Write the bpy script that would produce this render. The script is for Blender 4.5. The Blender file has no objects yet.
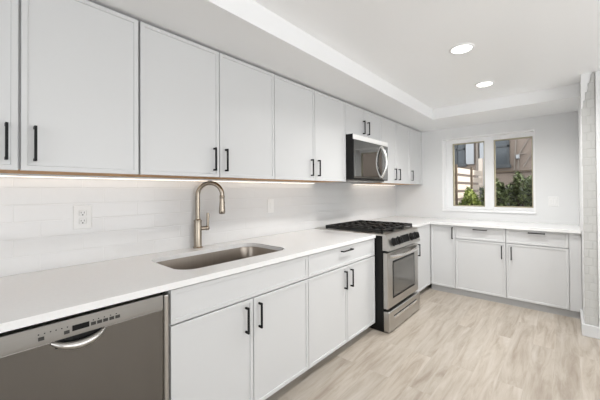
import bpy, bmesh, math, random
from mathutils import Vector, Matrix
random.seed(7)
C = bpy.context.scene.collection
SC = bpy.context.scene
R = math.radians

# ------------------------------------------------------------------ camera
YAW, PIT, ROL = 0.7009, 0.0096, -0.0070
CAM = Vector((2.033, 0.0, 1.332))
fw = Vector((-math.sin(YAW) * math.cos(PIT), math.cos(YAW) * math.cos(PIT), math.sin(PIT)))
rt = Vector((math.cos(YAW), math.sin(YAW), 0))
up = rt.cross(fw)
r2 = rt * math.cos(ROL) + up * math.sin(ROL)
u2 = -rt * math.sin(ROL) + up * math.cos(ROL)
cd = bpy.data.cameras.new('camera')
cam = bpy.data.objects.new('camera', cd)
C.objects.link(cam)
cam.matrix_world = Matrix(((r2.x, u2.x, -fw.x, CAM.x), (r2.y, u2.y, -fw.y, CAM.y), (r2.z, u2.z, -fw.z, CAM.z), (0, 0, 0, 1)))
cd.sensor_width = 36
cd.lens = 300.03 * 36 / 600
cd.shift_x = (300 - 312.6) / 600
cd.shift_y = (188.39 - 200) / 600
cd.clip_start = .02
SC.camera = cam

# ------------------------------------------------------------------ world, sun, added fill lamps, exposure
SC.view_settings.view_transform = 'Standard'
SC.view_settings.look = 'None'
SC.view_settings.gamma = 1
SC.view_settings.use_curve_mapping = False
SC.view_settings.exposure = 0.19
W = bpy.data.worlds.new('world')
SC.world = W
W.use_nodes = True
bgn = W.node_tree.nodes['Background']
bgn.inputs[0].default_value = (.95, .975, 1, 1)
bgn.inputs[1].default_value = 2.2


def light(name, kind, loc, energy, color=(1, 1, 1), size=None, size_y=None, rot=(0, 0, 0), spot=None):
    l = bpy.data.lights.new(name, kind)
    l.energy = energy
    l.color = color
    if kind == 'AREA':
        l.shape = 'RECTANGLE' if size_y else 'DISK'
        l.size = size
        if size_y:
            l.size_y = size_y
    elif size is not None and kind != 'SUN':
        l.shadow_soft_size = size
    if kind == 'SUN':
        l.angle = R(1)
    if spot:
        l.spot_size = R(spot)
        l.spot_blend = .8
    o = bpy.data.objects.new(name, l)
    C.objects.link(o)
    o.location = loc
    o.rotation_euler = rot
    return o


sun = light('sun', 'SUN', (3, 8, 6), 5.0, (1, .95, .86))
sun.rotation_euler = Vector((-1, -.22, -.5)).to_track_quat('-Z', 'Y').to_euler()
# fill lamps added inside unseen openings, opposite wall and behind the camera
light('fill_light_side', 'AREA', (4.22, .9, 1.5), 28, (1, .985, .97), 3.4, 1.7, (0, R(90), 0)).rotation_euler = Vector((-1, 0, 0)).to_track_quat('-Z', 'Y').to_euler()
light('fill_light_rear', 'AREA', (2.2, -2.5, 1.45), 3, (1, .985, .965), 2.6, 1.7).rotation_euler = Vector((0, 1, 0)).to_track_quat('-Z', 'Y').to_euler()

# ------------------------------------------------------------------ materials


def mat(name, col, rough=.5, metal=0., spec=.5, noise=None, bump=None, emit=None, coat=0.):
    m = bpy.data.materials.new(name)
    m.use_nodes = True
    nt = m.node_tree
    b = nt.nodes['Principled BSDF']
    b.inputs['Base Color'].default_value = (*col, 1)
    b.inputs['Roughness'].default_value = rough
    b.inputs['Metallic'].default_value = metal
    b.inputs['Specular IOR Level'].default_value = spec
    if coat:
        b.inputs['Coat Weight'].default_value = coat
        b.inputs['Coat Roughness'].default_value = .1
    if emit:
        b.inputs['Emission Color'].default_value = (*emit[0], 1)
        b.inputs['Emission Strength'].default_value = emit[1]
    if noise or bump:
        tc = nt.nodes.new('ShaderNodeTexCoord')
        mp = nt.nodes.new('ShaderNodeMapping')
        nt.links.new(tc.outputs['Object'], mp.inputs[0])
        nz = nt.nodes.new('ShaderNodeTexNoise')
        nt.links.new(mp.outputs[0], nz.inputs['Vector'])
        sc = (noise or bump)[0]
        mp.inputs['Scale'].default_value = sc if isinstance(sc, tuple) else (sc, sc, sc)
        nz.inputs['Scale'].default_value = 1
        nz.inputs['Detail'].default_value = 4
        if noise:
            rp = nt.nodes.new('ShaderNodeMix')
            rp.data_type = 'RGBA'
            a = noise[1]
            rp.inputs[6].default_value = (*[c * (1 - a) for c in col], 1)
            rp.inputs[7].default_value = (*[min(1, c * (1 + a)) for c in col], 1)
            nt.links.new(nz.outputs['Fac'], rp.inputs[0])
            nt.links.new(rp.outputs[2], b.inputs['Base Color'])
        if bump:
            bp = nt.nodes.new('ShaderNodeBump')
            bp.inputs['Strength'].default_value = bump[1]
            bp.inputs['Distance'].default_value = bump[2]
            nt.links.new(nz.outputs['Fac'], bp.inputs['Height'])
            nt.links.new(bp.outputs[0], b.inputs['Normal'])
    return m


M = {}
M['wall'] = mat('wall_paint', (.76, .765, .765), .6, bump=(60, .05, .002))
M['ceiling'] = mat('ceiling_paint', (.92, .925, .93), .35, bump=(40, .03, .002))
M['soffit'] = mat('soffit_paint', (.86, .865, .87), .5, bump=(40, .03, .002))
M['cab'] = mat('cabinet_paint', (.605, .61, .612), .38, noise=(3, .008))
M['cabin'] = mat('cabinet_carcass', (.50, .505, .505), .45, noise=(3, .01))
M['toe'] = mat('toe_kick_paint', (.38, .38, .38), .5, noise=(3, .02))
M['rawwood'] = mat('raw_birch', (.52, .27, .09), .6, noise=((4, 40, 40), .25))
M['black'] = mat('matt_black_metal', (.006, .006, .0065), .5, spec=.2, noise=(20, .1))
M['blackp'] = mat('black_enamel', (.006, .006, .006), .4, spec=.25, noise=(20, .1))
M['iron'] = mat('cast_iron', (.011, .0105, .01), .5, spec=.3, noise=(60, .3), )
M['glass_dark'] = mat('dark_glass', (.03, .03, .03), .04, spec=.8, noise=(5, .05))
M['oven_glass'] = mat('oven_glass', (.10, .095, .085), .08, spec=.8, noise=(5, .1))
M['mwglass'] = mat('microwave_glass', (.30, .30, .295), .04, 1.0, noise=(5, .03))
M['steel'] = mat('brushed_steel', (.52, .505, .48), .30, 1., noise=((2, 3, 160), .06))
M['steel_dw'] = mat('brushed_steel_grey', (.19, .18, .168), .26, 1., noise=((160, 160, 2), .05))
M['steel_panel'] = mat('control_strip_steel', (.29, .278, .26), .32, 1., noise=((2, 3, 120), .04))
M['steel_bright'] = mat('satin_steel', (.86, .86, .85), .55, .6, noise=(8, .02))
M['steel_lt'] = mat('polished_steel', (.75, .74, .72), .18, 1., noise=(8, .03))
M['steel_sink'] = mat('sink_steel', (.31, .272, .235), .3, 1., noise=((3, 120, 3), .08))
M['nickel'] = mat('brushed_nickel', (.35, .305, .25), .27, 1., noise=(30, .05))
M['plate'] = mat('white_plastic', (.80, .80, .79), .3, noise=(10, .01))
M['slot'] = mat('socket_dark', (.05, .05, .05), .6, noise=(10, .1))
M['trim'] = mat('white_trim', (.90, .90, .90), .3, noise=(5, .01))
M['vinyl'] = mat('white_vinyl', (.90, .905, .91), .3, noise=(5, .01))
M['gasket'] = mat('tan_sash_edge', (.42, .38, .27), .5, noise=(20, .1))
M['brick'] = mat('painted_brick', (.47, .47, .455), .6, noise=(18, .04), bump=(45, .4, .005))
M['mortar'] = mat('painted_mortar', (.45, .45, .435), .7, bump=(60, .6, .006))
M['lamp'] = mat('lamp_diffuser', (.9, .9, .9), .4, emit=((1, .97, .92), 6.))
M['led'] = mat('led_diffuser', (.9, .85, .75), .5, emit=((1, .84, .70), 2.2))
M['button'] = mat('button_grey', (.045, .043, .04), .6, spec=.2, noise=(20, .1))
M['screen'] = mat('display_black', (.004, .004, .004), .5, spec=.15, noise=(20, .1))


def mat_counter():
    m = mat('quartz_white', (.82, .815, .80), .16, coat=.0)
    nt = m.node_tree
    b = nt.nodes['Principled BSDF']
    tc = nt.nodes.new('ShaderNodeTexCoord')
    n = nt.nodes.new('ShaderNodeTexNoise')
    n.inputs['Scale'].default_value = 90
    n.inputs['Detail'].default_value = 6
    nt.links.new(tc.outputs['Object'], n.inputs['Vector'])
    r = nt.nodes.new('ShaderNodeValToRGB')
    r.color_ramp.elements[0].position = .30
    r.color_ramp.elements[0].color = (.81, .81, .805, 1)
    r.color_ramp.elements[1].position = .55
    r.color_ramp.elements[1].color = (.83, .83, .825, 1)
    nt.links.new(n.outputs['Fac'], r.inputs[0])
    nt.links.new(r.outputs[0], b.inputs['Base Color'])
    return m


M['counter'] = mat_counter()


def mat_tile():
    m = mat('glossy_white_tile', (.8, .8, .79), .12)
    nt = m.node_tree
    b = nt.nodes['Principled BSDF']
    tc = nt.nodes.new('ShaderNodeTexCoord')
    sp = nt.nodes.new('ShaderNodeSeparateXYZ')
    nt.links.new(tc.outputs['Object'], sp.inputs[0])
    cb = nt.nodes.new('ShaderNodeCombineXYZ')
    nt.links.new(sp.outputs[1], cb.inputs[0])
    ad = nt.nodes.new('ShaderNodeMath')
    ad.operation = 'ADD'
    ad.inputs[1].default_value = -.914 + .0895
    nt.links.new(sp.outputs[2], ad.inputs[0])
    nt.links.new(ad.outputs[0], cb.inputs[1])
    bt = nt.nodes.new('ShaderNodeTexBrick')
    bt.offset = .36
    bt.offset_frequency = 2
    bt.inputs['Scale'].default_value = 1
    bt.inputs['Brick Width'].default_value = .29
    bt.inputs['Row Height'].default_value = .0895
    bt.inputs['Mortar Size'].default_value = .0020
    bt.inputs['Mortar Smooth'].default_value = .3
    bt.inputs['Bias'].default_value = 0
    bt.inputs['Color1'].default_value = (.715, .715, .712, 1)
    bt.inputs['Color2'].default_value = (.73, .73, .727, 1)
    bt.inputs['Mortar'].default_value = (.75, .75, .745, 1)
    nt.links.new(cb.outputs[0], bt.inputs['Vector'])
    nt.links.new(bt.outputs['Color'], b.inputs['Base Color'])
    nz = nt.nodes.new('ShaderNodeTexNoise')
    nz.inputs['Scale'].default_value = 9
    nt.links.new(tc.outputs['Object'], nz.inputs['Vector'])
    mx = nt.nodes.new('ShaderNodeMath')
    mx.operation = 'MULTIPLY_ADD'
    mx.inputs[1].default_value = -1.1
    nt.links.new(bt.outputs['Fac'], mx.inputs[0])
    nt.links.new(nz.outputs['Fac'], mx.inputs[2])
    bp = nt.nodes.new('ShaderNodeBump')
    bp.inputs['Strength'].default_value = .5
    bp.inputs['Distance'].default_value = .004
    nt.links.new(mx.outputs[0], bp.inputs['Height'])
    nt.links.new(bp.outputs[0], b.inputs['Normal'])
    return m


M['tile'] = mat_tile()


def mat_floor():
    m = mat('pale_oak_planks', (.5, .45, .38), .42)
    nt = m.node_tree
    b = nt.nodes['Principled BSDF']
    tc = nt.nodes.new('ShaderNodeTexCoord')
    sp = nt.nodes.new('ShaderNodeSeparateXYZ')
    nt.links.new(tc.outputs['Object'], sp.inputs[0])
    cb = nt.nodes.new('ShaderNodeCombineXYZ')
    nt.links.new(sp.outputs[1], cb.inputs[0])
    nt.links.new(sp.outputs[0], cb.inputs[1])
    bt = nt.nodes.new('ShaderNodeTexBrick')
    bt.offset = .37
    bt.inputs['Scale'].default_value = 1
    bt.inputs['Brick Width'].default_value = 1.22
    bt.inputs['Row Height'].default_value = .15
    bt.inputs['Mortar Size'].default_value = .0012
    bt.inputs['Color1'].default_value = (.0, .0, .0, 1)
    bt.inputs['Color2'].default_value = (1, 1, 1, 1)
    bt.inputs['Mortar'].default_value = (.3, .3, .3, 1)
    nt.links.new(cb.outputs[0], bt.inputs['Vector'])
    # per-plank offset so that the grain breaks at the seams
    of = nt.nodes.new('ShaderNodeVectorMath')
    of.operation = 'MULTIPLY_ADD'
    of.inputs[1].default_value = (7, 3, 11)
    nt.links.new(bt.outputs['Color'], of.inputs[0])
    nt.links.new(tc.outputs['Object'], of.inputs[2])
    mp = nt.nodes.new('ShaderNodeMapping')
    mp.inputs['Scale'].default_value = (17, 2.0, 1)
    nt.links.new(of.outputs[0], mp.inputs[0])
    n1 = nt.nodes.new('ShaderNodeTexNoise')
    n1.inputs['Scale'].default_value = 1
    n1.inputs['Detail'].default_value = 8
    n1.inputs['Roughness'].default_value = .65
    n1.inputs['Distortion'].default_value = .6
    nt.links.new(mp.outputs[0], n1.inputs['Vector'])
    rp = nt.nodes.new('ShaderNodeValToRGB')
    e = rp.color_ramp.elements
    e[0].position = .30
    e[0].color = (.31, .258, .207, 1)
    e[1].position = .70
    e[1].color = (.53, .487, .435, 1)
    k = e.new(.5)
    k.color = (.44, .388, .326, 1)
    nt.links.new(n1.outputs['Fac'], rp.inputs[0])
    mx = nt.nodes.new('ShaderNodeMix')
    mx.data_type = 'RGBA'
    mx.blend_type = 'MULTIPLY'
    mx.inputs[0].default_value = 1
    r2_ = nt.nodes.new('ShaderNodeValToRGB')
    r2_.color_ramp.elements[0].color = (.88, .88, .88, 1)
    r2_.color_ramp.elements[1].color = (1.0, 1.0, 1.0, 1)
    nt.links.new(bt.outputs['Color'], r2_.inputs[0])
    nt.links.new(rp.outputs[0], mx.inputs[6])
    nt.links.new(r2_.outputs[0], mx.inputs[7])
    nt.links.new(mx.outputs[2], b.inputs['Base Color'])
    return m


M['floor'] = mat_floor()


def mat_leaf(name, c1, c2):
    m = mat(name, c1, .5)
    nt = m.node_tree
    b = nt.nodes['Principled BSDF']
    g = nt.nodes.new('ShaderNodeNewGeometry')
    mx = nt.nodes.new('ShaderNodeMix')
    mx.data_type = 'RGBA'
    mx.inputs[6].default_value = (*c1, 1)
    mx.inputs[7].default_value = (*c2, 1)
    nt.links.new(g.outputs['Random Per Island'], mx.inputs[0])
    nt.links.new(mx.outputs[2], b.inputs['Base Color'])
    return m


M['leaf'] = mat_leaf('leaf_dark', (.010, .019, .006), (.26, .31, .14))
M['leaf_y'] = mat_leaf('leaf_yellow', (.035, .06, .008), (.46, .52, .15))
M['stem'] = mat('bark', (.10, .07, .05), .8, noise=(20, .3))
M['stucco'] = mat('brown_stucco', (.25, .20, .168), .9, noise=(1.5, .15), bump=(40, .4, .01))
M['fencewood'] = mat('pale_cedar', (.62, .54, .47), .8, noise=((30, 3, 60), .18))
M['post'] = mat('dark_post_wood', (.12, .09, .065), .8, noise=(20, .2))
M['shade'] = mat('white_shade', (.36, .37, .39), .7, noise=((2, 2, 90), .08))
M['winframe'] = mat('dark_window_frame', (.05, .055, .06), .5, noise=(10, .1))
M['winpane'] = mat('dim_pane', (.04, .05, .06), .12, spec=.7, noise=((1, 1, 25), .5))
M['conc'] = mat('grey_concrete', (.13, .13, .135), .85, noise=(14, .25))
M['soil'] = mat('garden_soil', (.16, .13, .10), .9, noise=(6, .3))
M['siding'] = mat('blue_grey_siding', (.085, .095, .105), .7, noise=((1, 1, 30), .4))
M['metalpipe'] = mat('painted_pipe', (.22, .19, .165), .5, noise=(20, .1))


def mat_window_glass():
    m = bpy.data.materials.new('window_glass')
    m.use_nodes = True
    nt = m.node_tree
    for n in list(nt.nodes):
        nt.nodes.remove(n)
    out = nt.nodes.new('ShaderNodeOutputMaterial')
    tr = nt.nodes.new('ShaderNodeBsdfTransparent')
    tr.inputs[0].default_value = (.95, .96, .96, 1)
    gl = nt.nodes.new('ShaderNodeBsdfGlossy')
    gl.inputs['Roughness'].default_value = .02
    fr = nt.nodes.new('ShaderNodeFresnel')
    fr.inputs[0].default_value = 1.14
    mx = nt.nodes.new('ShaderNodeMixShader')
    nt.links.new(fr.outputs[0], mx.inputs[0])
    nt.links.new(tr.outputs[0], mx.inputs[1])
    nt.links.new(gl.outputs[0], mx.inputs[2])
    nt.links.new(mx.outputs[0], out.inputs[0])
    return m


M['pane'] = mat_window_glass()

# ------------------------------------------------------------------ mesh helpers (everything is written in room coordinates)


def box(bm, lo, hi, bev=0., seg=2):
    x0, y0, z0 = [min(a, b) for a, b in zip(lo, hi)]
    x1, y1, z1 = [max(a, b) for a, b in zip(lo, hi)]
    v = [bm.verts.new(p) for p in ((x0, y0, z0), (x1, y0, z0), (x1, y1, z0), (x0, y1, z0), (x0, y0, z1), (x1, y0, z1), (x1, y1, z1), (x0, y1, z1))]
    f = [bm.faces.new([v[i] for i in q]) for q in ((3, 2, 1, 0), (4, 5, 6, 7), (0, 1, 5, 4), (1, 2, 6, 5), (2, 3, 7, 6), (3, 0, 4, 7))]
    if bev:
        es = list({e for q in f for e in q.edges})
        bmesh.ops.bevel(bm, geom=es, offset=bev, segments=seg, affect='EDGES', profile=.5)
    return f


def bx(lo, hi, bev=0.):
    bm = bmesh.new()
    box(bm, lo, hi, bev)
    return bm


def ring(c, n, rad, ax, k=16, ref=None):
    ax = Vector(ax).normalized()
    a = ax.orthogonal().normalized() if ref is None else (Vector(ref) - ax * Vector(ref).dot(ax)).normalized()
    b = ax.cross(a)
    return [Vector(c) + (a * math.cos(2 * math.pi * i / k) + b * math.sin(2 * math.pi * i / k)) * rad for i in range(k)]


def lathe(bm, base, axis, prof, k=24):
    """prof: list of (radius, height along axis)"""
    ax = Vector(axis).normalized()
    rows = []
    for r_, h in prof:
        rows.append([bm.verts.new(p) for p in ring(Vector(base) + ax * h, None, max(r_, 1e-5), ax, k)])
    for a, b in zip(rows, rows[1:]):
        for i in range(k):
            bm.faces.new((a[i], a[(i + 1) % k], b[(i + 1) % k], b[i]))
    bm.faces.new(list(reversed(rows[0])))
    bm.faces.new(rows[-1])


def tube(bm, pts, rad, k=12, sq=False):
    pts = [Vector(p) for p in pts]
    rows = []
    ref = None
    for i, p in enumerate(pts):
        t = (pts[min(i + 1, len(pts) - 1)] - pts[max(i - 1, 0)]).normalized()
        if ref is None:
            ref = t.orthogonal().normalized()
        ref = (ref - t * ref.dot(t)).normalized()
        rr = rad[i] if isinstance(rad, (list, tuple)) else rad
        rows.append([bm.verts.new(q) for q in ring(p, None, rr, t, k, ref)])
    for a, b in zip(rows, rows[1:]):
        for i in range(k):
            bm.faces.new((a[i], a[(i + 1) % k], b[(i + 1) % k], b[i]))
    bm.faces.new(list(reversed(rows[0])))
    bm.faces.new(rows[-1])


def obj(name, bm, m, parent=None, smooth=False, kind=None, label=None):
    bmesh.ops.recalc_face_normals(bm, faces=bm.faces[:])
    me = bpy.data.meshes.new(name)
    L = root_loc(parent)
    if L is not None:
        bmesh.ops.translate(bm, verts=bm.verts[:], vec=-L)
    bm.to_mesh(me)
    bm.free()
    for q in (m if isinstance(m, list) else [m]):
        me.materials.append(M[q])
    if smooth:
        for p in me.polygons:
            p.use_smooth = True
        me.set_sharp_from_angle(angle=R(40))
    o = bpy.data.objects.new(name, me)
    C.objects.link(o)
    if parent is not None:
        o.parent = parent
    if kind:
        o['kind'] = kind
    if label:
        o['label'] = label
    return o


def root_loc(p):
    if p is None:
        return None
    while p.parent is not None:
        p = p.parent
    return p.location.copy()


def thing(name, label, cat, loc, group=None):
    o = bpy.data.objects.new(name, None)
    o.empty_display_size = .05
    C.objects.link(o)
    o.location = loc
    tag(o, label, cat, group)
    return o


def tag(o, label, cat, group=None):
    o['label'] = label
    o['category'] = cat
    if group:
        o['group'] = group
    return o


def struct(name, bm, m, parent=None, smooth=False):
    return obj(name, bm, m, parent, smooth, kind='structure')


# ------------------------------------------------------------------ dimensions
XW = -.13          # tiled wall
YW = 4.72          # window wall
ZC, ZS = 2.391, 2.2565
ZT, ZB = .914, .884     # worktop top / underside
XU, XB = .320, .632     # door fronts of wall and base units
YB = 4.112              # door fronts of the window run
ZUB, ZUT = 1.425, 2.243

# ------------------------------------------------------------------ room shell
struct('floor', bx((-.25, -2.7, -.1), (4.4, 4.84, 0)), 'floor')
struct('wall_left', bx((-.25, -2.7, 0), (XW - .008, YW, 2.6)), 'wall')
struct('backsplash_tile', bx((XW - .008, -.6, ZT), (XW, YW, ZUB + .05)), 'tile')
WX0, WX1, WZ0, WZ1, WD = .612, 1.738, 1.05, 2.10, .25
bm = bmesh.new()
box(bm, (-.25, YW, 0), (WX0, YW + WD, 2.6))
box(bm, (WX1, YW, 0), (4.4, YW + WD, 2.6))
box(bm, (WX0, YW, 0), (WX1, YW + WD, WZ0))
box(bm, (WX0, YW, WZ1), (WX1, YW + WD, 2.6))
struct('wall_back', bm, 'wall')
struct('ceiling', bx((-.25, -2.7, ZC), (4.4, YW, 2.6)), 'ceiling')
struct('trim_1', bx((XW, -2.6, ZS), (.722, YW, ZC)), 'soffit')
struct('trim_2', bx((.722, 3.99, ZS), (2.15, YW, ZC)), 'soffit')
# opposite wall and wall behind the camera, each with window openings
bm = bmesh.new()
box(bm, (4.3, -2.7, 0), (4.4, YW, .55)); box(bm, (4.3, -2.7, 2.35), (4.4, YW, 2.6))
box(bm, (4.3, -2.7, .55), (4.4, -.55, 2.35)); box(bm, (4.3, 2.95, .55), (4.4, YW, 2.35))
struct('wall_right', bm, 'wall')
struct('sun_block_slab', bx((4.4, -2.7, 2.6), (8.9, YW, 2.7)), 'wall')     # unseen slab added to keep the sun out of the side openings
bm = bmesh.new()
box(bm, (-.25, -2.7, 0), (4.4, -2.6, .55)); box(bm, (-.25, -2.7, 2.35), (4.4, -2.6, 2.6))
box(bm, (-.25, -2.7, .55), (.85, -2.6, 2.35)); box(bm, (3.55, -2.7, .55), (4.4, -2.6, 2.35))
struct('wall_front', bm, 'wall')
# pier at the right-hand end of the window run: plaster with bared, painted brick on its front
PY = 3.70
struct('wall_pier', bx((2.150, PY, 0), (2.60, YW, ZC)), 'wall')
bm = bmesh.new()
z = .112
row = 0
while z < ZC - .02:
    h = .070
    t = max(0, (z - 2.02) / (ZC - 2.02))
    lx = 2.152 + t * .075 + random.uniform(-.002, .006 + t * .012)
    rx = 2.2435 - t * .004 + random.uniform(-.002, .003)
    cut = 2.152 + (.062 if row % 2 else .031)
    segs = [(lx, rx)] if not (lx + .015 < cut < rx - .015) else [(lx, cut - .0025), (cut + .0025, rx)]
    for a, b in segs:
        d = random.uniform(.0045, .0068)
        box(bm, (a, PY - d, z + random.uniform(0, .003)), (b, PY + .02, min(z + h + random.uniform(-.003, .002), ZC - .002)), .003, 2)
    z += .0755
    row += 1
struct('brick_facing', bm, 'brick')
bm = bmesh.new()
v = [bm.verts.new(p) for p in ((2.153, PY - .004, .1), (2.2435, PY - .004, .1), (2.2435, PY - .004, ZC - .001), (2.226, PY - .004, ZC - .001), (2.153, PY - .004, 2.05))]
f = bm.faces.new(v)
r_ = bmesh.ops.extrude_face_region(bm, geom=[f])
bmesh.ops.translate(bm, verts=[q for q in r_['geom'] if isinstance(q, bmesh.types.BMVert)], vec=(0, .012, 0))
struct('brick_mortar', bm, 'mortar')
struct('trim_3', bx((2.246, PY - .018, 0), (2.60, PY, ZC), .004), 'wall')
bm = bmesh.new()
box(bm, (2.130, PY - .022, 0), (2.260, PY + .004, .105), .004)
box(bm, (2.130, PY + .003, 0), (2.150, YB + .03, .105), .004)
struct('baseboard_right', bm, 'cab')

# ------------------------------------------------------------------ window
FY = YW + .15       # inner face of the window frame
w1 = obj('window_1', bx((WX0, YW - .022, WZ0 - .024), (WX1 + .004, FY + .02, WZ0 + .004), .004), 'trim', kind='structure')   # sill
bm = bmesh.new()
fw_ = .105
box(bm, (WX0 + .001, FY, WZ0 + .001), (WX0 + fw_, FY + .08, WZ1 - .001))
box(bm, (WX1 - .031, FY, WZ0 + .001), (WX1 - .001, FY + .08, WZ1 - .001))
box(bm, (WX0 + fw_, FY, WZ1 - .062), (WX1 - .031, FY + .08, WZ1 - .001))
box(bm, (WX0 + fw_, FY, WZ0 + .0045), (WX1 - .031, FY + .08, WZ0 + .042))
box(bm, (1.150, FY - .012, WZ0 + .0045), (1.262, FY + .08, WZ1 - .03), .004)
obj('window_frame', bm, 'vinyl', w1, kind='structure')
bm = bmesh.new()
box(bm, (WX0 - .0005, YW - .001, WZ0 + .0045), (WX0 + .012, FY, WZ1 - .012))
box(bm, (WX1 - .008, YW - .001, WZ0 + .0045), (WX1 + .0005, FY, WZ1 - .012))
box(bm, (WX0 - .0005, YW - .001, WZ1 - .012), (WX1 + .0005, FY, WZ1 + .0005))
obj('window_reveal', bm, 'trim', w1, kind='structure')
for a, b in ((WX0 + fw_, 1.150), (1.262, WX1 - .031)):
    z0, z1 = WZ0 + .042, WZ1 - .062
    bm = bmesh.new()
    t = .014
    box(bm, (a, FY + .02, z0), (a + t, FY + .06, z1)); box(bm, (b - t, FY + .02, z0), (b, FY + .06, z1))
    box(bm, (a + t, FY + .02, z0), (b - t, FY + .06, z0 + t)); box(bm, (a + t, FY + .02, z1 - t), (b - t, FY + .06, z1))
    s = obj('sash', bm, 'gasket', w1, kind='structure')
    obj('pane', bx((a + t, FY + .036, z0 + t), (b - t, FY + .040, z1 - t)), 'pane', s, kind='structure')
for z in (1.70, ):
    obj('sash_latch', bx((1.195, FY - .022, z), (1.217, FY - .011, z + .05), .003), 'vinyl', w1, kind='structure')

# ------------------------------------------------------------------ outside
struct('ground', bx((-3, YW + WD, -.6), (6, 11, -.4)), 'soil')
BY = 9.0
bl = thing('neighbour_house', 'brown stucco house wall with dark windows seen across the yard', 'house', (.6, BY, -.4))
obj('wall', bx((-.30, BY, -.4), (6.5, BY + .3, 4.4)), 'stucco', bl)
obj('side_wall', bx((-3., BY + .35, -.4), (-.30, BY + .6, 4.4)), 'siding', bl)
def house_window(x0, x1, z0, z1, y):
    bm = bmesh.new()
    t = .045
    box(bm, (x0, y - .05, z0), (x0 + t, y, z1)); box(bm, (x1 - t, y - .05, z0), (x1, y, z1))
    box(bm, (x0, y - .05, z1 - t), (x1, y, z1)); box(bm, (x0 - .03, y - .10, z0 - .04), (x1 + .03, y, z0 + t))
    box(bm, (x0, y - .05, (z0 + z1) / 2 - .02), (x1, y, (z0 + z1) / 2 + .02))
    f = obj('window_frame', bm, 'winframe', bl)
    obj('window_pane', bx((x0 + t, y - .02, z0 + t), (x1 - t, y - .005, z1 - t)), 'winpane', f)
    return f
house_window(.55, .96, 1.93, 2.95, BY)
house_window(-.30, -.06, 2.02, 2.9, BY)
obj('window_shade', bx((-.04, BY - .07, 2.03), (.16, BY, 2.9), .01), 'shade', bl)
bm = bmesh.new()
tube(bm, [(.24, BY - .05, -.4), (.24, BY - .05, 4.4)], .035)
obj('downpipe', bm, 'metalpipe', bl)
obj('downpipe', bx((.30, BY - .09, -.4), (.40, BY, 4.4), .01), 'shade', bl)
for pts in ([(1.45, 2.75), (1.15, 2.2), (1.13, 1.7)], [(1.05, 1.76), (1.10, 2.6)], [(1.5, 2.4), (1.25, 1.9)], [(1.14, 2.21), (1.30, 2.22)]):
    bm = bmesh.new()
    tube(bm, [(x, BY - .03, z) for x, z in pts], .013, 8)
    obj('conduit', bm, 'metalpipe', bl)
obj('meter_box', bx((1.10, BY - .12, 2.10), (1.17, BY, 2.20), .01), 'shade', bl)
obj('ledge', bx((.45, BY - .06, 1.77), (6.5, BY, 1.82), .01), 'post', bl)
# slatted fence running away from the window along the left side of the yard
fa, fb = Vector((.28, 6.3, 0)), Vector((.40, 8.4, 0))
fd = (fb - fa).normalized()
fnm = Vector((fd.y, -fd.x, 0))
fe = thing('slat_fence', 'pale sunlit horizontal board fence along the yard behind the left pane', 'fence', (.24, 7.4, -.4))
def fence_pt(s, off, z):
    p = fa + fd * s + fnm * off
    return Vector((p.x, p.y, z))
def fbox(bm, s0, s1, o0, o1, z0, z1):
    v = [bm.verts.new(fence_pt(s, o, z)) for z in (z0, z1) for s, o in ((s0, o0), (s1, o0), (s1, o1), (s0, o1))]
    for q in ((3, 2, 1, 0), (4, 5, 6, 7), (0, 1, 5, 4), (1, 2, 6, 5), (2, 3, 7, 6), (3, 0, 4, 7)):
        bm.faces.new([v[i] for i in q])
flen = (fb - fa).length
zz = .31
while zz < 1.69:
    bm = bmesh.new()
    fbox(bm, -.3, flen, 0, .022, zz, zz + .115)
    obj('board', bm, 'fencewood', fe)
    zz += .172
for s in (.22, 1.25):
    bm = bmesh.new()
    fbox(bm, s, s + .05, .022, .06, -.4, 1.86)
    obj('batten', bm, 'post', fe)
bm = bmesh.new()
fbox(bm, flen, flen + .09, -.03, .06, -.4, 2.12)
obj('post', bm, 'fencewood', fe)
tag(obj('garden_wall', bx((.55, 7.55, -.4), (3.2, 7.75, 1.38), .01), 'conc'), 'low grey concrete wall behind the shrubs outside the right pane', 'wall')


def shrub(loc, r, n, lm, label, hz, leaf=.045):
    x, y, zc = loc
    t = thing('garden_shrub', label, 'shrub', (x, y, -.4))
    bm = bmesh.new()
    for k in range(n):
        d = Vector((random.gauss(0, 1), random.gauss(0, 1), random.gauss(0, 1))).normalized() * random.uniform(.45, 1) ** .5
        lump = 1 + .22 * math.sin(5 * d.x + 3 * d.z) + random.uniform(-.12, .12)
        p = Vector((x + d.x * r[0] * lump, y + d.y * r[1] * lump, zc + d.z * r[2] * lump))
        q = Matrix.Rotation(random.uniform(0, 6.28), 3, 'Z') @ Matrix.Rotation(random.uniform(-1.1, .5), 3, 'Y')
        L = leaf * random.uniform(.6, 1.3)
        a = [(-L, 0, 0), (-.2 * L, .42 * L, .1 * L), (L, 0, -.15 * L), (-.2 * L, -.42 * L, .1 * L)]
        v = [bm.verts.new(p + q @ Vector(c)) for c in a]
        bm.faces.new((v[0], v[1], v[2])); bm.faces.new((v[0], v[2], v[3]))
    obj('foliage', bm, lm, t)
    bm = bmesh.new()
    for k in range(6):
        a = k * 1.05
        tube(bm, [(x + .03 * math.cos(a), y + .03 * math.sin(a), -.4), (x + r[0] * .3 * math.cos(a), y + r[1] * .3 * math.sin(a), zc - r[2] * .4), (x + r[0] * .7 * math.cos(a), y + r[1] * .7 * math.sin(a), zc + r[2] * .5)], [.018, .012, .005], 6)
    obj('stems', bm, 'stem', t)


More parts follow.
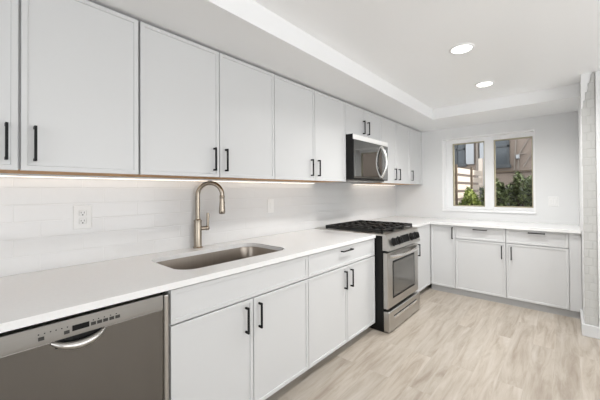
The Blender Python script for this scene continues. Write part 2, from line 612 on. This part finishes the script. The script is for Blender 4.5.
shrub((1.00, 6.55, 1.24), (.22, .22, .34), 1300, 'leaf', 'leafy dark green shrub at the left of the right pane', 0, .05)
shrub((1.36, 7.15, 1.30), (.24, .25, .34), 1300, 'leaf', 'leafy dark green shrub in the middle of the right pane, against the grey wall', 0, .05)
shrub((1.60, 6.55, 1.30), (.17, .2, .26), 800, 'leaf', 'leafy dark green shrub at the right edge of the right pane', 0, .05)
shrub((2.15, 7.1, 1.30), (.26, .26, .40), 1000, 'leaf', 'leafy dark green shrub further right in the yard, mirrored in the microwave door', 0, .05)
shrub((.77, 5.75, 1.08), (.16, .18, .26), 900, 'leaf_y', 'yellow-green shrub beside the fence in the left pane', 0, .05)
shrub((1.10, 5.5, 1.0), (.12, .12, .15), 300, 'leaf_y', 'small bright yellow-green shrub at the bottom corner of the right pane', 0, .05)

# ------------------------------------------------------------------ cabinetry


def mp(o, F):
    if o == 'x':
        return lambda u, w, z: Vector((F + w, u, z))
    return lambda u, w, z: Vector((u, F - w, z))


def panel(name, o, F, u0, u1, z0, z1, parent, t=.019, fr=.020, rec=.006, g=.0024, m='cab'):
    """a slim shaker front: slab with a narrow raised frame round a recessed field"""
    P_ = mp(o, F)
    u0 += g; u1 -= g; z0 += g; z1 -= g
    bm = bmesh.new()
    def loop(i, w):
        return [bm.verts.new(P_(u, w, z)) for u, z in ((u0 + i, z0 + i), (u1 - i, z0 + i), (u1 - i, z1 - i), (u0 + i, z1 - i))]
    ls = [loop(0, -t), loop(0, -.0015), loop(.0015, 0), loop(fr, 0), loop(fr + .0025, -rec)]
    bm.faces.new(ls[0])
    for a, b in zip(ls, ls[1:]):
        for i in range(4):
            bm.faces.new((a[i], a[(i + 1) % 4], b[(i + 1) % 4], b[i]))
    bm.faces.new(ls[-1])
    return obj(name, bm, m, parent)


def pull(o, F, u, z, parent, L=.148, horiz=False, st=.030):
    """black square bar pull on two posts; (u, z) is its middle"""
    P_ = mp(o, F)
    bm = bmesh.new()
    hw = .0046
    if horiz:
        box(bm, P_(u - L / 2, st - .009, z - hw), P_(u + L / 2, st + .002, z + hw), .0012)
        for s in (-1, 1):
            c = u + s * (L / 2 - .0065)
            box(bm, P_(c - .006, -.0005, z - hw), P_(c + .006, st - .006, z + hw), .0012)
    else:
        box(bm, P_(u - hw, st - .009, z - L / 2), P_(u + hw, st + .002, z + L / 2), .0012)
        for s in (-1, 1):
            c = z + s * (L / 2 - .0065)
            box(bm, P_(u - hw, -.0005, c - .006), P_(u + hw, st - .006, c + .006), .0012)
    return obj('handle', bm, 'black', parent)


HZ = 1.54      # wall-unit pulls
HB = .600      # base-unit pulls


def carcass(o, F, u0, u1, back, z0, z1, parent, gap=.001, open_top=False):
    bm = bmesh.new()
    P_ = mp(o, F)
    a, b = u0 + gap, u1 - gap
    if not open_top:
        box(bm, P_(a, -.020, z0), P_(b, -back, z1))
    else:
        t = .018
        box(bm, P_(a, -.020, z0), P_(a + t, -back, z1)); box(bm, P_(b - t, -.020, z0), P_(b, -back, z1))
        box(bm, P_(a + t, -.020, z0), P_(b - t, -back, z0 + t)); box(bm, P_(a + t, -back + t, z0 + t), P_(b - t, -back, z1))
        box(bm, P_(a + t, -.020, z1 - .20), P_(b - t, -.020 - t, z1))
    return obj('body', bm, 'cabin', parent)


def wall_unit(u0, u1, doors, label, z0=ZUB, hz=HZ, gapdark=False):
    """doors: list of (y0, y1, handle y)"""
    t = thing('wall_cabinet', label, 'cabinet', (0, (u0 + u1) / 2, z0), 'white wall cabinets')
    carcass('x', XU, u0, u1, XU - XW, z0 + .006, ZUT, t)
    obj('bottom_panel', bx((XU - .30, u0 + .002, z0 + .002), (XU - .021, u1 - .002, z0 + .0065)), 'rawwood', t, label='raw orange-brown wood underside')
    for y0, y1, h in doors:
        d = panel('door', 'x', XU, y0, y1, z0, ZUT, t)
        pull('x', XU, h, hz, d)
    return t


wall_unit(-.277, .617, [(-.277, .163, .126), (.1665, .617, .211)], 'white wall cabinet at the left edge of the photo, above the dishwasher')
wall_unit(.622, 1.581, [(.622, 1.098, 1.056), (1.098, 1.581, 1.141)], 'white two-door wall cabinet above the sink and tap')
wall_unit(1.581, 2.564, [(1.581, 2.067, 2.012), (2.067, 2.564, 2.108)], 'white two-door wall cabinet directly left of the microwave')
wall_unit(2.564, 3.343, [(2.564, 2.955, 2.905), (2.955, 3.343, 3.005)], 'short white wall cabinet above the microwave', 1.915, 2.035)
wall_unit(3.343, 4.207, [(3.343, 3.775, 3.705), (3.775, 4.207, 3.825)], 'white two-door wall cabinet directly right of the microwave', hz=1.547)
t = wall_unit(4.207, 4.62, [(4.207, 4.62, 4.262)], 'narrow single-door white wall cabinet in the far corner', hz=1.547)
obj('filler', bx((XU - .02, 4.621, ZUB), (XU - .004, YW - .002, ZUT)), 'cab', t)


def base_unit(o, F, u0, u1, back, label, doors, drawers, open_top=False, toe=.085, zt=.072):
    loc = mp(o, F)((u0 + u1) / 2, -back / 2, 0)
    t = thing('base_cabinet', label, 'cabinet', loc, 'white base cabinets')
    carcass(o, F, u0, u1, back, .088, ZB, t, open_top=open_top)
    P_ = mp(o, F)
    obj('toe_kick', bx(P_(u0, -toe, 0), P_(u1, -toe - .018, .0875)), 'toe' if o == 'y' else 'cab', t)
    for a, b, z0, z1, h in doors:
        d = panel('door', o, F, a, b, z0, z1, t)
        if h is not None:
            pull(o, F, h[0], h[1], d)
    for a, b, z0, z1, h in drawers:
        d = panel('drawer_front', o, F, a, b, z0, z1, t)
        if h is not None:
            pull(o, F, h[0], h[1], d, horiz=True, L=.152)
    return t


ZD = .712
ZK = .075
BK = XB - XW
base_unit('x', XB, .6366, 1.607, BK, 'white base cabinet under the sink, with a plain top panel', [(.6366, 1.118, ZK, ZD, (1.062, .603)), (1.118, 1.607, ZK, ZD, (1.158, .603))], [(.6366, 1.607, ZD + .003, ZB - .004, None)], open_top=True)
base_unit('x', XB, 1.607, 2.574, BK, 'white base cabinet between the sink unit and the range, drawer over two doors', [(1.607, 2.102, ZK, ZD, (2.060, .601)), (2.102, 2.574, ZK, ZD, (2.150, .601))], [(1.607, 2.574, ZD + .003, ZB - .004, (2.085, .862 - .02))])
t = base_unit('x', XB, 3.352, YB + .02, BK, 'white base cabinet in the corner, right of the range', [(3.56, YB - .001, ZK, ZB - .004, (3.66, .60))], [])
obj('filler', bx((XB - .02, 3.353, ZK), (XB - .003, 3.558, ZB - .004)), 'cab', t)
BB = YW - YB - .002
base_unit('y', YB, XB + .002, .9425, BB, 'narrow full-height-door base cabinet in the corner under the window', [(XB + .002, .9425, ZK, ZB - .004, (.912, .782))], [], toe=.022)
base_unit('y', YB, .9425, 1.4925, BB, 'base cabinet under the window with its door pull at the right', [(.9425, 1.4925, ZK, ZD, (1.452, .602))], [(.9425, 1.4925, ZD + .003, ZB - .004, (1.228, .847))], toe=.022)
t = base_unit('y', YB, 1.4925, 2.0514, BB, 'base cabinet nearest the brick pier, with its door pull at the left', [(1.4925, 2.0514, ZK, ZD, (1.546, .602))], [(1.4925, 2.0514, ZD + .003, ZB - .004, (1.780, .852))], toe=.022)
obj('filler', bx((2.053, YB + .002, ZK), (2.146, YB + .02, ZB - .002)), 'cab', t)
obj('toe_kick', bx((2.0515, YB + .022, 0), (2.129, YB + .04, .0875)), 'toe', t)

# ------------------------------------------------------------------ worktops
SX0, SX1, SY0, SY1, SR = .020, .488, .762, 1.572, .105


def rounded(x0, x1, y0, y1, r, n=8):
    pts = []
    for cx, cy, a0 in ((x1 - r, y1 - r, 0), (x0 + r, y1 - r, 90), (x0 + r, y0 + r, 180), (x1 - r, y0 + r, 270)):
        for i in range(n + 1):
            a = R(a0 + 90 * i / n)
            pts.append((cx + r * math.cos(a), cy + r * math.sin(a)))
    return pts


XC = .642
bm = bmesh.new()
outer = [(XW + .001, -.03), (XC, -.03), (XC, 2.578), (XW + .001, 2.578)]
inner = rounded(SX0, SX1, SY0, SY1, SR)
es = []
for pl in (outer, inner):
    vs = [bm.verts.new((x, y, ZT)) for x, y in pl]
    es += [bm.edges.new((vs[i], vs[(i + 1) % len(vs)])) for i in range(len(vs))]
bmesh.ops.triangle_fill(bm, use_beauty=True, use_dissolve=False, edges=es)
r_ = bmesh.ops.extrude_face_region(bm, geom=bm.faces[:])
bmesh.ops.translate(bm, verts=[q for q in r_['geom'] if isinstance(q, bmesh.types.BMVert)], vec=(0, 0, ZB - ZT))
tag(obj('worktop', bm, 'counter'), 'long white quartz worktop holding the sink, left of the range', 'worktop')
bm = bmesh.new()
pl = [(XW + .001, 3.352), (XC, 3.352), (XC, YB - .035), (2.147, YB - .035), (2.147, YW - .001), (XW + .001, YW - .001)]
f = bm.faces.new([bm.verts.new((x, y, ZT)) for x, y in pl])
r_ = bmesh.ops.extrude_face_region(bm, geom=[f])
bmesh.ops.translate(bm, verts=[q for q in r_['geom'] if isinstance(q, bmesh.types.BMVert)], vec=(0, 0, ZB - ZT))
tag(obj('worktop', bm, 'counter'), 'L-shaped white quartz worktop running under the window', 'worktop')

# ------------------------------------------------------------------ sink
t = thing('kitchen_sink', 'undermount stainless steel sink with rounded corners set in the worktop', 'sink', (.256, 1.167, .66))
bm = bmesh.new()
prof = [(-.003, ZB - .001), (.001, ZB - .012), (.006, .74), (.012, .705), (.03, .688), (.06, .684)]
rows = []
for i, zq in prof:
    rows.append([bm.verts.new((x, y, zq)) for x, y in rounded(SX0 + i, SX1 - i, SY0 + i, SY1 - i, max(SR - i * .8, .03))])
flange = [bm.verts.new((x, y, ZB - .001)) for x, y in rounded(SX0 - .010, SX1 + .010, SY0 - .010, SY1 + .010, SR + .01)]
rows.insert(0, flange)
for a, b in zip(rows, rows[1:]):
    n = len(a)
    for i in range(n):
        bm.faces.new((a[i], a[(i + 1) % n], b[(i + 1) % n], b[i]))
bm.faces.new(rows[-1])
obj('basin', bm, 'steel_sink', t, smooth=True)
bm = bmesh.new()
lathe(bm, (.256, 1.167, .684), (0, 0, 1), [(.045, 0), (.045, .003), (.036, .004), (.034, .0015), (.001, .0012)])
obj('drain', bm, 'steel_lt', t, smooth=True)

# ------------------------------------------------------------------ faucet
FX, FYY = -.080, 1.166
t = thing('kitchen_faucet', 'brushed nickel gooseneck pull-down faucet behind the sink', 'faucet', (FX, FYY, ZT))
bm = bmesh.new()
lathe(bm, (FX, FYY, ZT), (0, 0, 1), [(.034, 0), (.034, .006), (.030, .010), (.0275, .014), (.0275, .196), (.0295, .198), (.0295, .206), (.022, .210), (.0185, .216), (.0185, .222)])
obj('body', bm, 'nickel', t, smooth=True)
dv = Vector((.62, .78, 0)).normalized()
rad = .088
zc = 1.308
pts = [Vector((FX, FYY, ZT + .215)), Vector((FX, FYY, 1.22))]
for i in range(0, 19):
    a = R(180 - i * 10.3)
    pts.append(Vector((FX, FYY, zc)) + dv * (rad + rad * math.cos(a)) + Vector((0, 0, rad * math.sin(a) * 1.05)))
end = pts[-1]
dn = (pts[-1] - pts[-2]).normalized()
bm = bmesh.new()
tube(bm, pts, .0165, 14)
obj('spout', bm, 'nickel', t, smooth=True)
bm = bmesh.new()
lathe(bm, end - dn * .004, dn, [(.0175, 0), (.0195, .004), (.0195, .012), (.0180, .016), (.0185, .03), (.0235, .115), (.0235, .130), (.020, .136), (.020, .138)], 18)
sh = obj('spray_head', bm, 'nickel', t, smooth=True)
bm = bmesh.new()
side = Vector((.45, .9, 0)).normalized()
c0 = end + dn * .05 + dn.cross(Vector((-dv.y, dv.x, 0))).normalized() * .016
lathe(bm, end + dn * .05 + dv * .012, dv, [(.006, 0), (.006, .008), (.004, .0095)], 10)
obj('spray_button', bm, 'blackp', sh, smooth=True)
bm = bmesh.new()
hs = Vector((.25, .97, 0)).normalized()
hb = Vector((FX, FYY, 1.058))
lathe(bm, hb + hs * .018, hs, [(.018, 0), (.018, .006), (.0155, .008), (.0155, .040), (.018, .042), (.018, .050), (.014, .053), (.013, .062), (.010, .066)], 16)
hd = obj('handle', bm, 'nickel', t, smooth=True)
bm = bmesh.new()
tube(bm, [hb + hs * .073 + Vector((0, 0, -.016)), hb + hs * .073 + Vector((0, 0, .02)), hb + hs * .076 + Vector((0, 0, .115))], [.009, .0105, .0115], 12)
obj('lever', bm, 'nickel', hd, smooth=True)

# ------------------------------------------------------------------ dishwasher
D0, D1 = .022, .632
t = thing('dishwasher', 'stainless steel dishwasher with control strip under the worktop at the left', 'dishwasher', (.3, .327, 0))
obj('tub', bx((XW + .05, D0 + .004, .10), (.600, D1 - .004, .868)), 'blackp', t)
obj('toe_kick', bx((.53, D0, 0), (.548, D1, .105)), 'blackp', t)
dr = obj('door', bx((.601, D0, .105), (.628, D1 - .008, .803), .004), 'steel_dw', t)
obj('edge_trim', bx((.605, D1 - .026, .105), (.640, D1 - .006, .865), .005), 'steel', dr)
bm = bmesh.new()
v = [bm.verts.new(p) for p in ((.601, D0, .803), (.634, D0, .803), (.634, D0, .812), (.631, D0, .866), (.601, D0, .868))]
f = bm.faces.new(v)
r_ = bmesh.ops.extrude_face_region(bm, geom=[f])
bmesh.ops.translate(bm, verts=[q for q in r_['geom'] if isinstance(q, bmesh.types.BMVert)], vec=(0, D1 - .028 - D0, 0))
bmesh.ops.bevel(bm, geom=bm.edges[:], offset=.002, segments=2, affect='EDGES')
cp = obj('control_panel', bm, 'steel_panel', t, label='stainless control strip with display and buttons')
def on_strip(y, z, d=0.):
    x = .634 - (z - .812) / (.866 - .812) * .003
    return x + d
def strip_box(y0, y1, z0, z1, d, m, name):
    bm = bmesh.new()
    n = Vector((.054, 0, .003)).normalized()
    v = []
    for dd in (-.001, d):
        for y, z in ((y0, z0), (y1, z0), (y1, z1), (y0, z1)):
            v.append(bm.verts.new(Vector((on_strip(y, z), y, z)) + n * dd))
    for q in ((0, 1, 2, 3), (7, 6, 5, 4), (0, 1, 5, 4), (1, 2, 6, 5), (2, 3, 7, 6), (3, 0, 4, 7)):
        bm.faces.new([v[i] for i in q])
    return obj(name, bm, m, cp)
strip_box(.276, .328, .821, .841, .0012, 'screen', 'display')
for y, z in ((.190, .826), (.260, .824), (.341, .829), (.361, .829), (.381, .829), (.402, .829), (.423, .829)):
    strip_box(y - .008, y + .008, z - .0065, z + .0055, .0015, 'button', 'button')
for y in (.183, .199, .215, .230, .246, .262, .341, .358, .377, .398, .418):
    strip_box(y - .0018, y + .0018, .8395, .843, .0008, 'screen', 'indicator')
# pocket grip: a bowed bar over a dark recess
bm = bmesh.new()
hp = []
for i in range(17):
    s = i / 16
    y = .220 + s * .158
    b = math.sin(math.pi * s)
    hp.append((.629 + .020 * min(1, b * 2.2), y, .796 - .024 * b))
tube(bm, hp, [.007 + .009 * math.sin(math.pi * i / 16) for i in range(17)], 12)
obj('handle', bm, 'steel', dr, smooth=True, label='lighter bowed grip')
obj('handle_recess', bx((.6265, .228, .772), (.6292, .370, .801), .001), 'blackp', dr)

# ------------------------------------------------------------------ gas range
Y0, Y1 = 2.582, 3.342
YM = (Y0 + Y1) / 2
t = thing('gas_range', 'stainless steel gas range with black grates and four-knob front, standing between the base cabinets', 'range', (.3, YM, 0))
obj('body', bx((XW + .015, Y0 + .004, .006), (.708, Y1 - .004, .905)), 'blackp', t, label='black enamel side panels')
bm = bmesh.new()
box(bm, (XW + .012, Y0 - .001, .9055), (.708, Y1 + .001, .922), .003)
ct = obj('cooktop', bm, 'steel', t)
obj('burner_well', bx((XW + .06, Y0 + .03, .9205), (.690, Y1 - .03, .924), .001), 'steel', ct)
# sloping control panel
bm = bmesh.new()
pr = [(.7085, .768), (.783, .768), (.783, .780), (.752, .905), (.742, .922), (.7085, .922)]
f = bm.faces.new([bm.verts.new((x, Y0, z)) for x, z in pr])
r_ = bmesh.ops.extrude_face_region(bm, geom=[f])
bmesh.ops.translate(bm, verts=[q for q in r_['geom'] if isinstance(q, bmesh.types.BMVert)], vec=(0, Y1 - Y0, 0))
bmesh.ops.bevel(bm, geom=bm.edges[:], offset=.002, segments=2, affect='EDGES')
pn = obj('control_panel', bm, 'steel', t)
kn = Vector((.125, 0, .031)).normalized()
def panel_pt(y, s):
    return Vector((.783 - .031 * s, y, .780 + .125 * s))
for y in (2.690, 2.800, 3.120, 3.230):
    bm = bmesh.new()
    b0 = panel_pt(y, .50)
    lathe(bm, b0 - kn * .002, kn, [(.041, 0), (.041, .007), (.036, .010), (.034, .034), (.031, .039), (.024, .041)], 22)
    kb = obj('knob', bm, 'blackp', pn, smooth=True)
    bm = bmesh.new()
    upv = Vector((-.031, 0, .125)).normalized()
    tube(bm, [b0 + kn * .040 + upv * -.028, b0 + kn * .040 + upv * .028], .007, 8)
    obj('knob_grip', bm, 'blackp', kb)
bm = bmesh.new()
upv = Vector((-.031, 0, .125)).normalized()
def slab(bm, y0, y1, s0, s1, d0, d1):
    v = [bm.verts.new(panel_pt(y, s) + kn * d) for d in (d0, d1) for y, s in ((y0, s0), (y1, s0), (y1, s1), (y0, s1))]
    for q in ((3, 2, 1, 0), (4, 5, 6, 7), (0, 1, 5, 4), (1, 2, 6, 5), (2, 3, 7, 6), (3, 0, 4, 7)):
        bm.faces.new([v[i] for i in q])
slab(bm, 2.865, 3.055, .22, .80, -.001, .003)
obj('display', bm, 'screen', pn)
# grates and burners
for gi, (a, b) in enumerate(((Y0 + .018, Y0 + .262), (Y0 + .268, Y1 - .268), (Y1 - .262, Y1 - .018))):
    bm = bmesh.new()
    x0, x1 = XW + .150, .700
    zt, zb = .962, .944
    w = .016
    for x in (x0, (x0 + x1) / 2 - w / 2, x1 - w):
        box(bm, (x, a, zb), (x + w, b, zt), .002, 1)
    for y in (a, b - w):
        box(bm, (x0, y, .9285), (x1, y + w, zt), .002, 1)
    yc = (a + b) / 2
    for xc in ((x0 + x1) / 2 - .175, (x0 + x1) / 2 + .175):
        box(bm, (xc - .135, yc - w / 2, zb), (xc - .035, yc + w / 2, zt + .003), .002, 1)
        box(bm, (xc + .035, yc - w / 2, zb), (xc + .135, yc + w / 2, zt + .003), .002, 1)
        for s in (-1, 1):
            box(bm, (xc - w / 2, yc + s * .030, zb), (xc + w / 2, yc + s * (b - a) / 2 * .96, zt + .003), .002, 1)
            box(bm, (xc + s * .085 - w / 2, a + .005, zb), (xc + s * .085 + w / 2, a + .075, zt), .002, 1)
            box(bm, (xc + s * .085 - w / 2, b - .075, zb), (xc + s * .085 + w / 2, b - .005, zt), .002, 1)
    for x in (x0 + .004, x1 - w):
        for y in (a, b - w):
            box(bm, (x, y, .9235), (x + w, y + w, .930))
    obj('grate', bm, 'iron', t)
    for xc in (((x0 + x1) / 2 - .175, (x0 + x1) / 2 + .175) if gi != 1 else ((x0 + x1) / 2,)):
        bm = bmesh.new()
        lathe(bm, (xc, yc, .9235), (0, 0, 1), [(.058, 0), (.055, .006), (.043, .007), (.042, .013), (.034, .017), (.004, .018)], 24)
        obj('burner', bm, 'iron', t, smooth=True)
# oven door
od = obj('oven_door', bx((.712, Y0 + .003, .222), (.757, Y1 - .003, .748), .006), 'steel', t)
obj('oven_window', bx((.755, Y0 + .13, .320), (.7595, Y1 - .13, .640), .002), 'oven_glass', od, label='dark glass oven window')
bm = bmesh.new()
b0 = .0035
for lo, hi in (((Y0 + .112, .302), (Y0 + .13, .658)), ((Y1 - .13, .302), (Y1 - .112, .658)), ((Y0 + .13, .302), (Y1 - .13, .320)), ((Y0 + .13, .640), (Y1 - .13, .658))):
    box(bm, (.7555, lo[0], lo[1]), (.7588, hi[0], hi[1]))
obj('window_border', bm, 'blackp', od)
bm = bmesh.new()
hp, hr = [], []
for i in range(21):
    s = i / 20
    y = Y0 + .035 + s * (Y1 - Y0 - .07)
    b = math.sin(math.pi * s)
    hp.append((.760 + .050 * min(1, b * 1.5), y, .710 + .0 * b))
    hr.append(.019)
tube(bm, hp, hr, 14)
obj('handle', bm, 'steel_lt', od, smooth=True, label='bowed polished bar handle')
# storage drawer
sd = obj('storage_drawer', bx((.712, Y0 + .002, .012), (.772, Y1 - .002, .200), .008), 'steel', t)
bm = bmesh.new()
box(bm, (.7705, Y0 + .10, .118), (.780, Y1 - .10, .140), .003)
obj('drawer_pull', bm, 'steel_lt', sd)
obj('drawer_pull_recess', bx((.7712, Y0 + .10, .141), (.7728, Y1 - .10, .150)), 'blackp', sd)

# ------------------------------------------------------------------ over-the-range microwave
t = thing('microwave_oven', 'stainless over-the-range microwave with bowed handle, hung above the gas range', 'microwave', (.13, 2.954, 1.45))
MZ0, MZ1 = 1.452, 1.912
A, B = 2.568, 3.339
obj('body', bx((XW + .003, A, MZ0), (.3965, B, MZ1)), 'blackp', t, label='black side panels')
obj('bottom_plate', bx((XW + .02, A + .01, MZ0 - .012), (.355, B - .01, MZ0)), 'steel_dw', t)
fr = obj('front_frame', bx((.395, A + .004, 1.859), (.404, B, MZ1 - .002), .003), 'steel_bright', t)
YD = 3.195
dr = obj('door', bx((.396, A + .001, MZ0 + .010), (.404, YD, 1.858), .002), 'blackp', t)
obj('door_glass', bx((.4035, A + .012, MZ0 + .030), (.4062, YD - .004, 1.856), .001), 'mwglass', dr, label='dark mirror-like door glass')
obj('glass_border', bx((.4034, A + .008, MZ0 + .012), (.4058, YD - .002, MZ0 + .029)), 'steel_dw', dr)
obj('control_panel', bx((.396, YD + .002, MZ0 + .010), (.404, B - .004, 1.858), .003), 'mwglass', t)
bm = bmesh.new()
hp = []
for i in range(19):
    s = i / 18
    b = math.sin(math.pi * s)
    hp.append((.404 + .062 * b ** .8, 3.165 + .012 * b, MZ0 + .035 + s * .355))
tube(bm, hp, .0155, 12)
obj('handle', bm, 'steel_lt', dr, smooth=True, label='bowed polished vertical handle')
for y in (2.78, 3.12):
    obj('task_lamp', bx((.22, y - .04, MZ0 - .0155), (.30, y + .04, MZ0 - .0125), .001), 'plate', t)

# ------------------------------------------------------------------ electrical plates


def outlet(o, F, u, z, label, w=.082, h=.130, kind='duplex'):
    P_ = mp(o, F)
    t = thing('wall_outlet' if kind == 'duplex' else 'light_switch', label, 'outlet' if kind == 'duplex' else 'switch', P_(u, 0, z))
    obj('cover_plate', bx(P_(u - w / 2, 0, z - h / 2), P_(u + w / 2, .006, z + h / 2), .003), 'plate', t)
    if kind == 'duplex':
        for s in (-1, 1):
            zc = z + s * .0235
            r_ = obj('socket', bx(P_(u - .018, .0055, zc - .0165), P_(u + .018, .0085, zc + .0165), .004), 'plate', t)
            bm = bmesh.new()
            box(bm, P_(u - .0085, .0084, zc - .001), P_(u - .0062, .0089, zc + .009))
            box(bm, P_(u + .0062, .0084, zc - .001), P_(u + .0085, .0089, zc + .009))
            box(bm, P_(u - .003, .0084, zc - .0125), P_(u + .003, .0089, zc - .006))
            obj('socket_slots', bm, 'slot', r_)
    else:
        for q in kind:
            obj('rocker', bx(P_(u + q - .014, .0055, z - .032), P_(u + q + .014, .0095, z + .032), .003), 'plate', t)
    return t


outlet('x', XW, .473, 1.190, 'white duplex outlet on the tiles left of the faucet', .088, .136)
outlet('x', XW, 1.937, 1.195, 'white rocker switch plate on the tiles right of the faucet', .078, .130, kind=(0,))
outlet('y', YW, 1.916, 1.185, 'white double rocker switch plate on the wall right of the window', .10, .118, kind=(-.023, .023))

# ------------------------------------------------------------------ ceiling lights and under-cabinet strips
for x, y, lab in ((1.45, 2.43, 'round recessed ceiling light nearer the camera'), (1.425, 3.39, 'round recessed ceiling light nearer the window')):
    t = thing('recessed_light', lab, 'ceiling light', (x, y, ZC), 'recessed ceiling lights')
    bm = bmesh.new()
    prof = [(.086, 0), (.086, .004), (.080, .007), (.069, .0075), (.067, .004), (.067, 0)]
    rows = [[bm.verts.new(p) for p in ring((x, y, ZC - h), None, r_, (0, 0, 1), 32, (1, 0, 0))] for r_, h in prof]
    for a, b in zip(rows, rows[1:]):
        for i in range(32):
            bm.faces.new((a[i], a[(i + 1) % 32], b[(i + 1) % 32], b[i]))
    obj('trim_ring', bm, 'trim', t, smooth=True)
    bm = bmesh.new()
    lathe(bm, (x, y, ZC - .0045), (0, 0, 1), [(.0668, 0), (.0668, .003)], 32)
    obj('diffuser', bm, 'lamp', t, smooth=True)
    light('downlight', 'AREA', (x, y, ZC - .012), 15.5, (1, .985, .965), .13).data.spread = R(150)
for y0, y1, lab in ((-.25, 2.55, 'long warm light strip under the wall cabinets left of the microwave'), (3.36, 4.60, 'short warm light strip under the wall cabinets right of the microwave')):
    t = thing('light_strip', lab, 'light strip', (-.099, (y0 + y1) / 2, ZUB))
    obj('channel', bx((-.118, y0, ZUB - .006), (-.080, y1, ZUB + .0055)), 'plate', t)
    obj('diffuser', bx((-.110, y0 + .005, ZUB - .0085), (-.088, y1 - .005, ZUB - .006)), 'led', t)
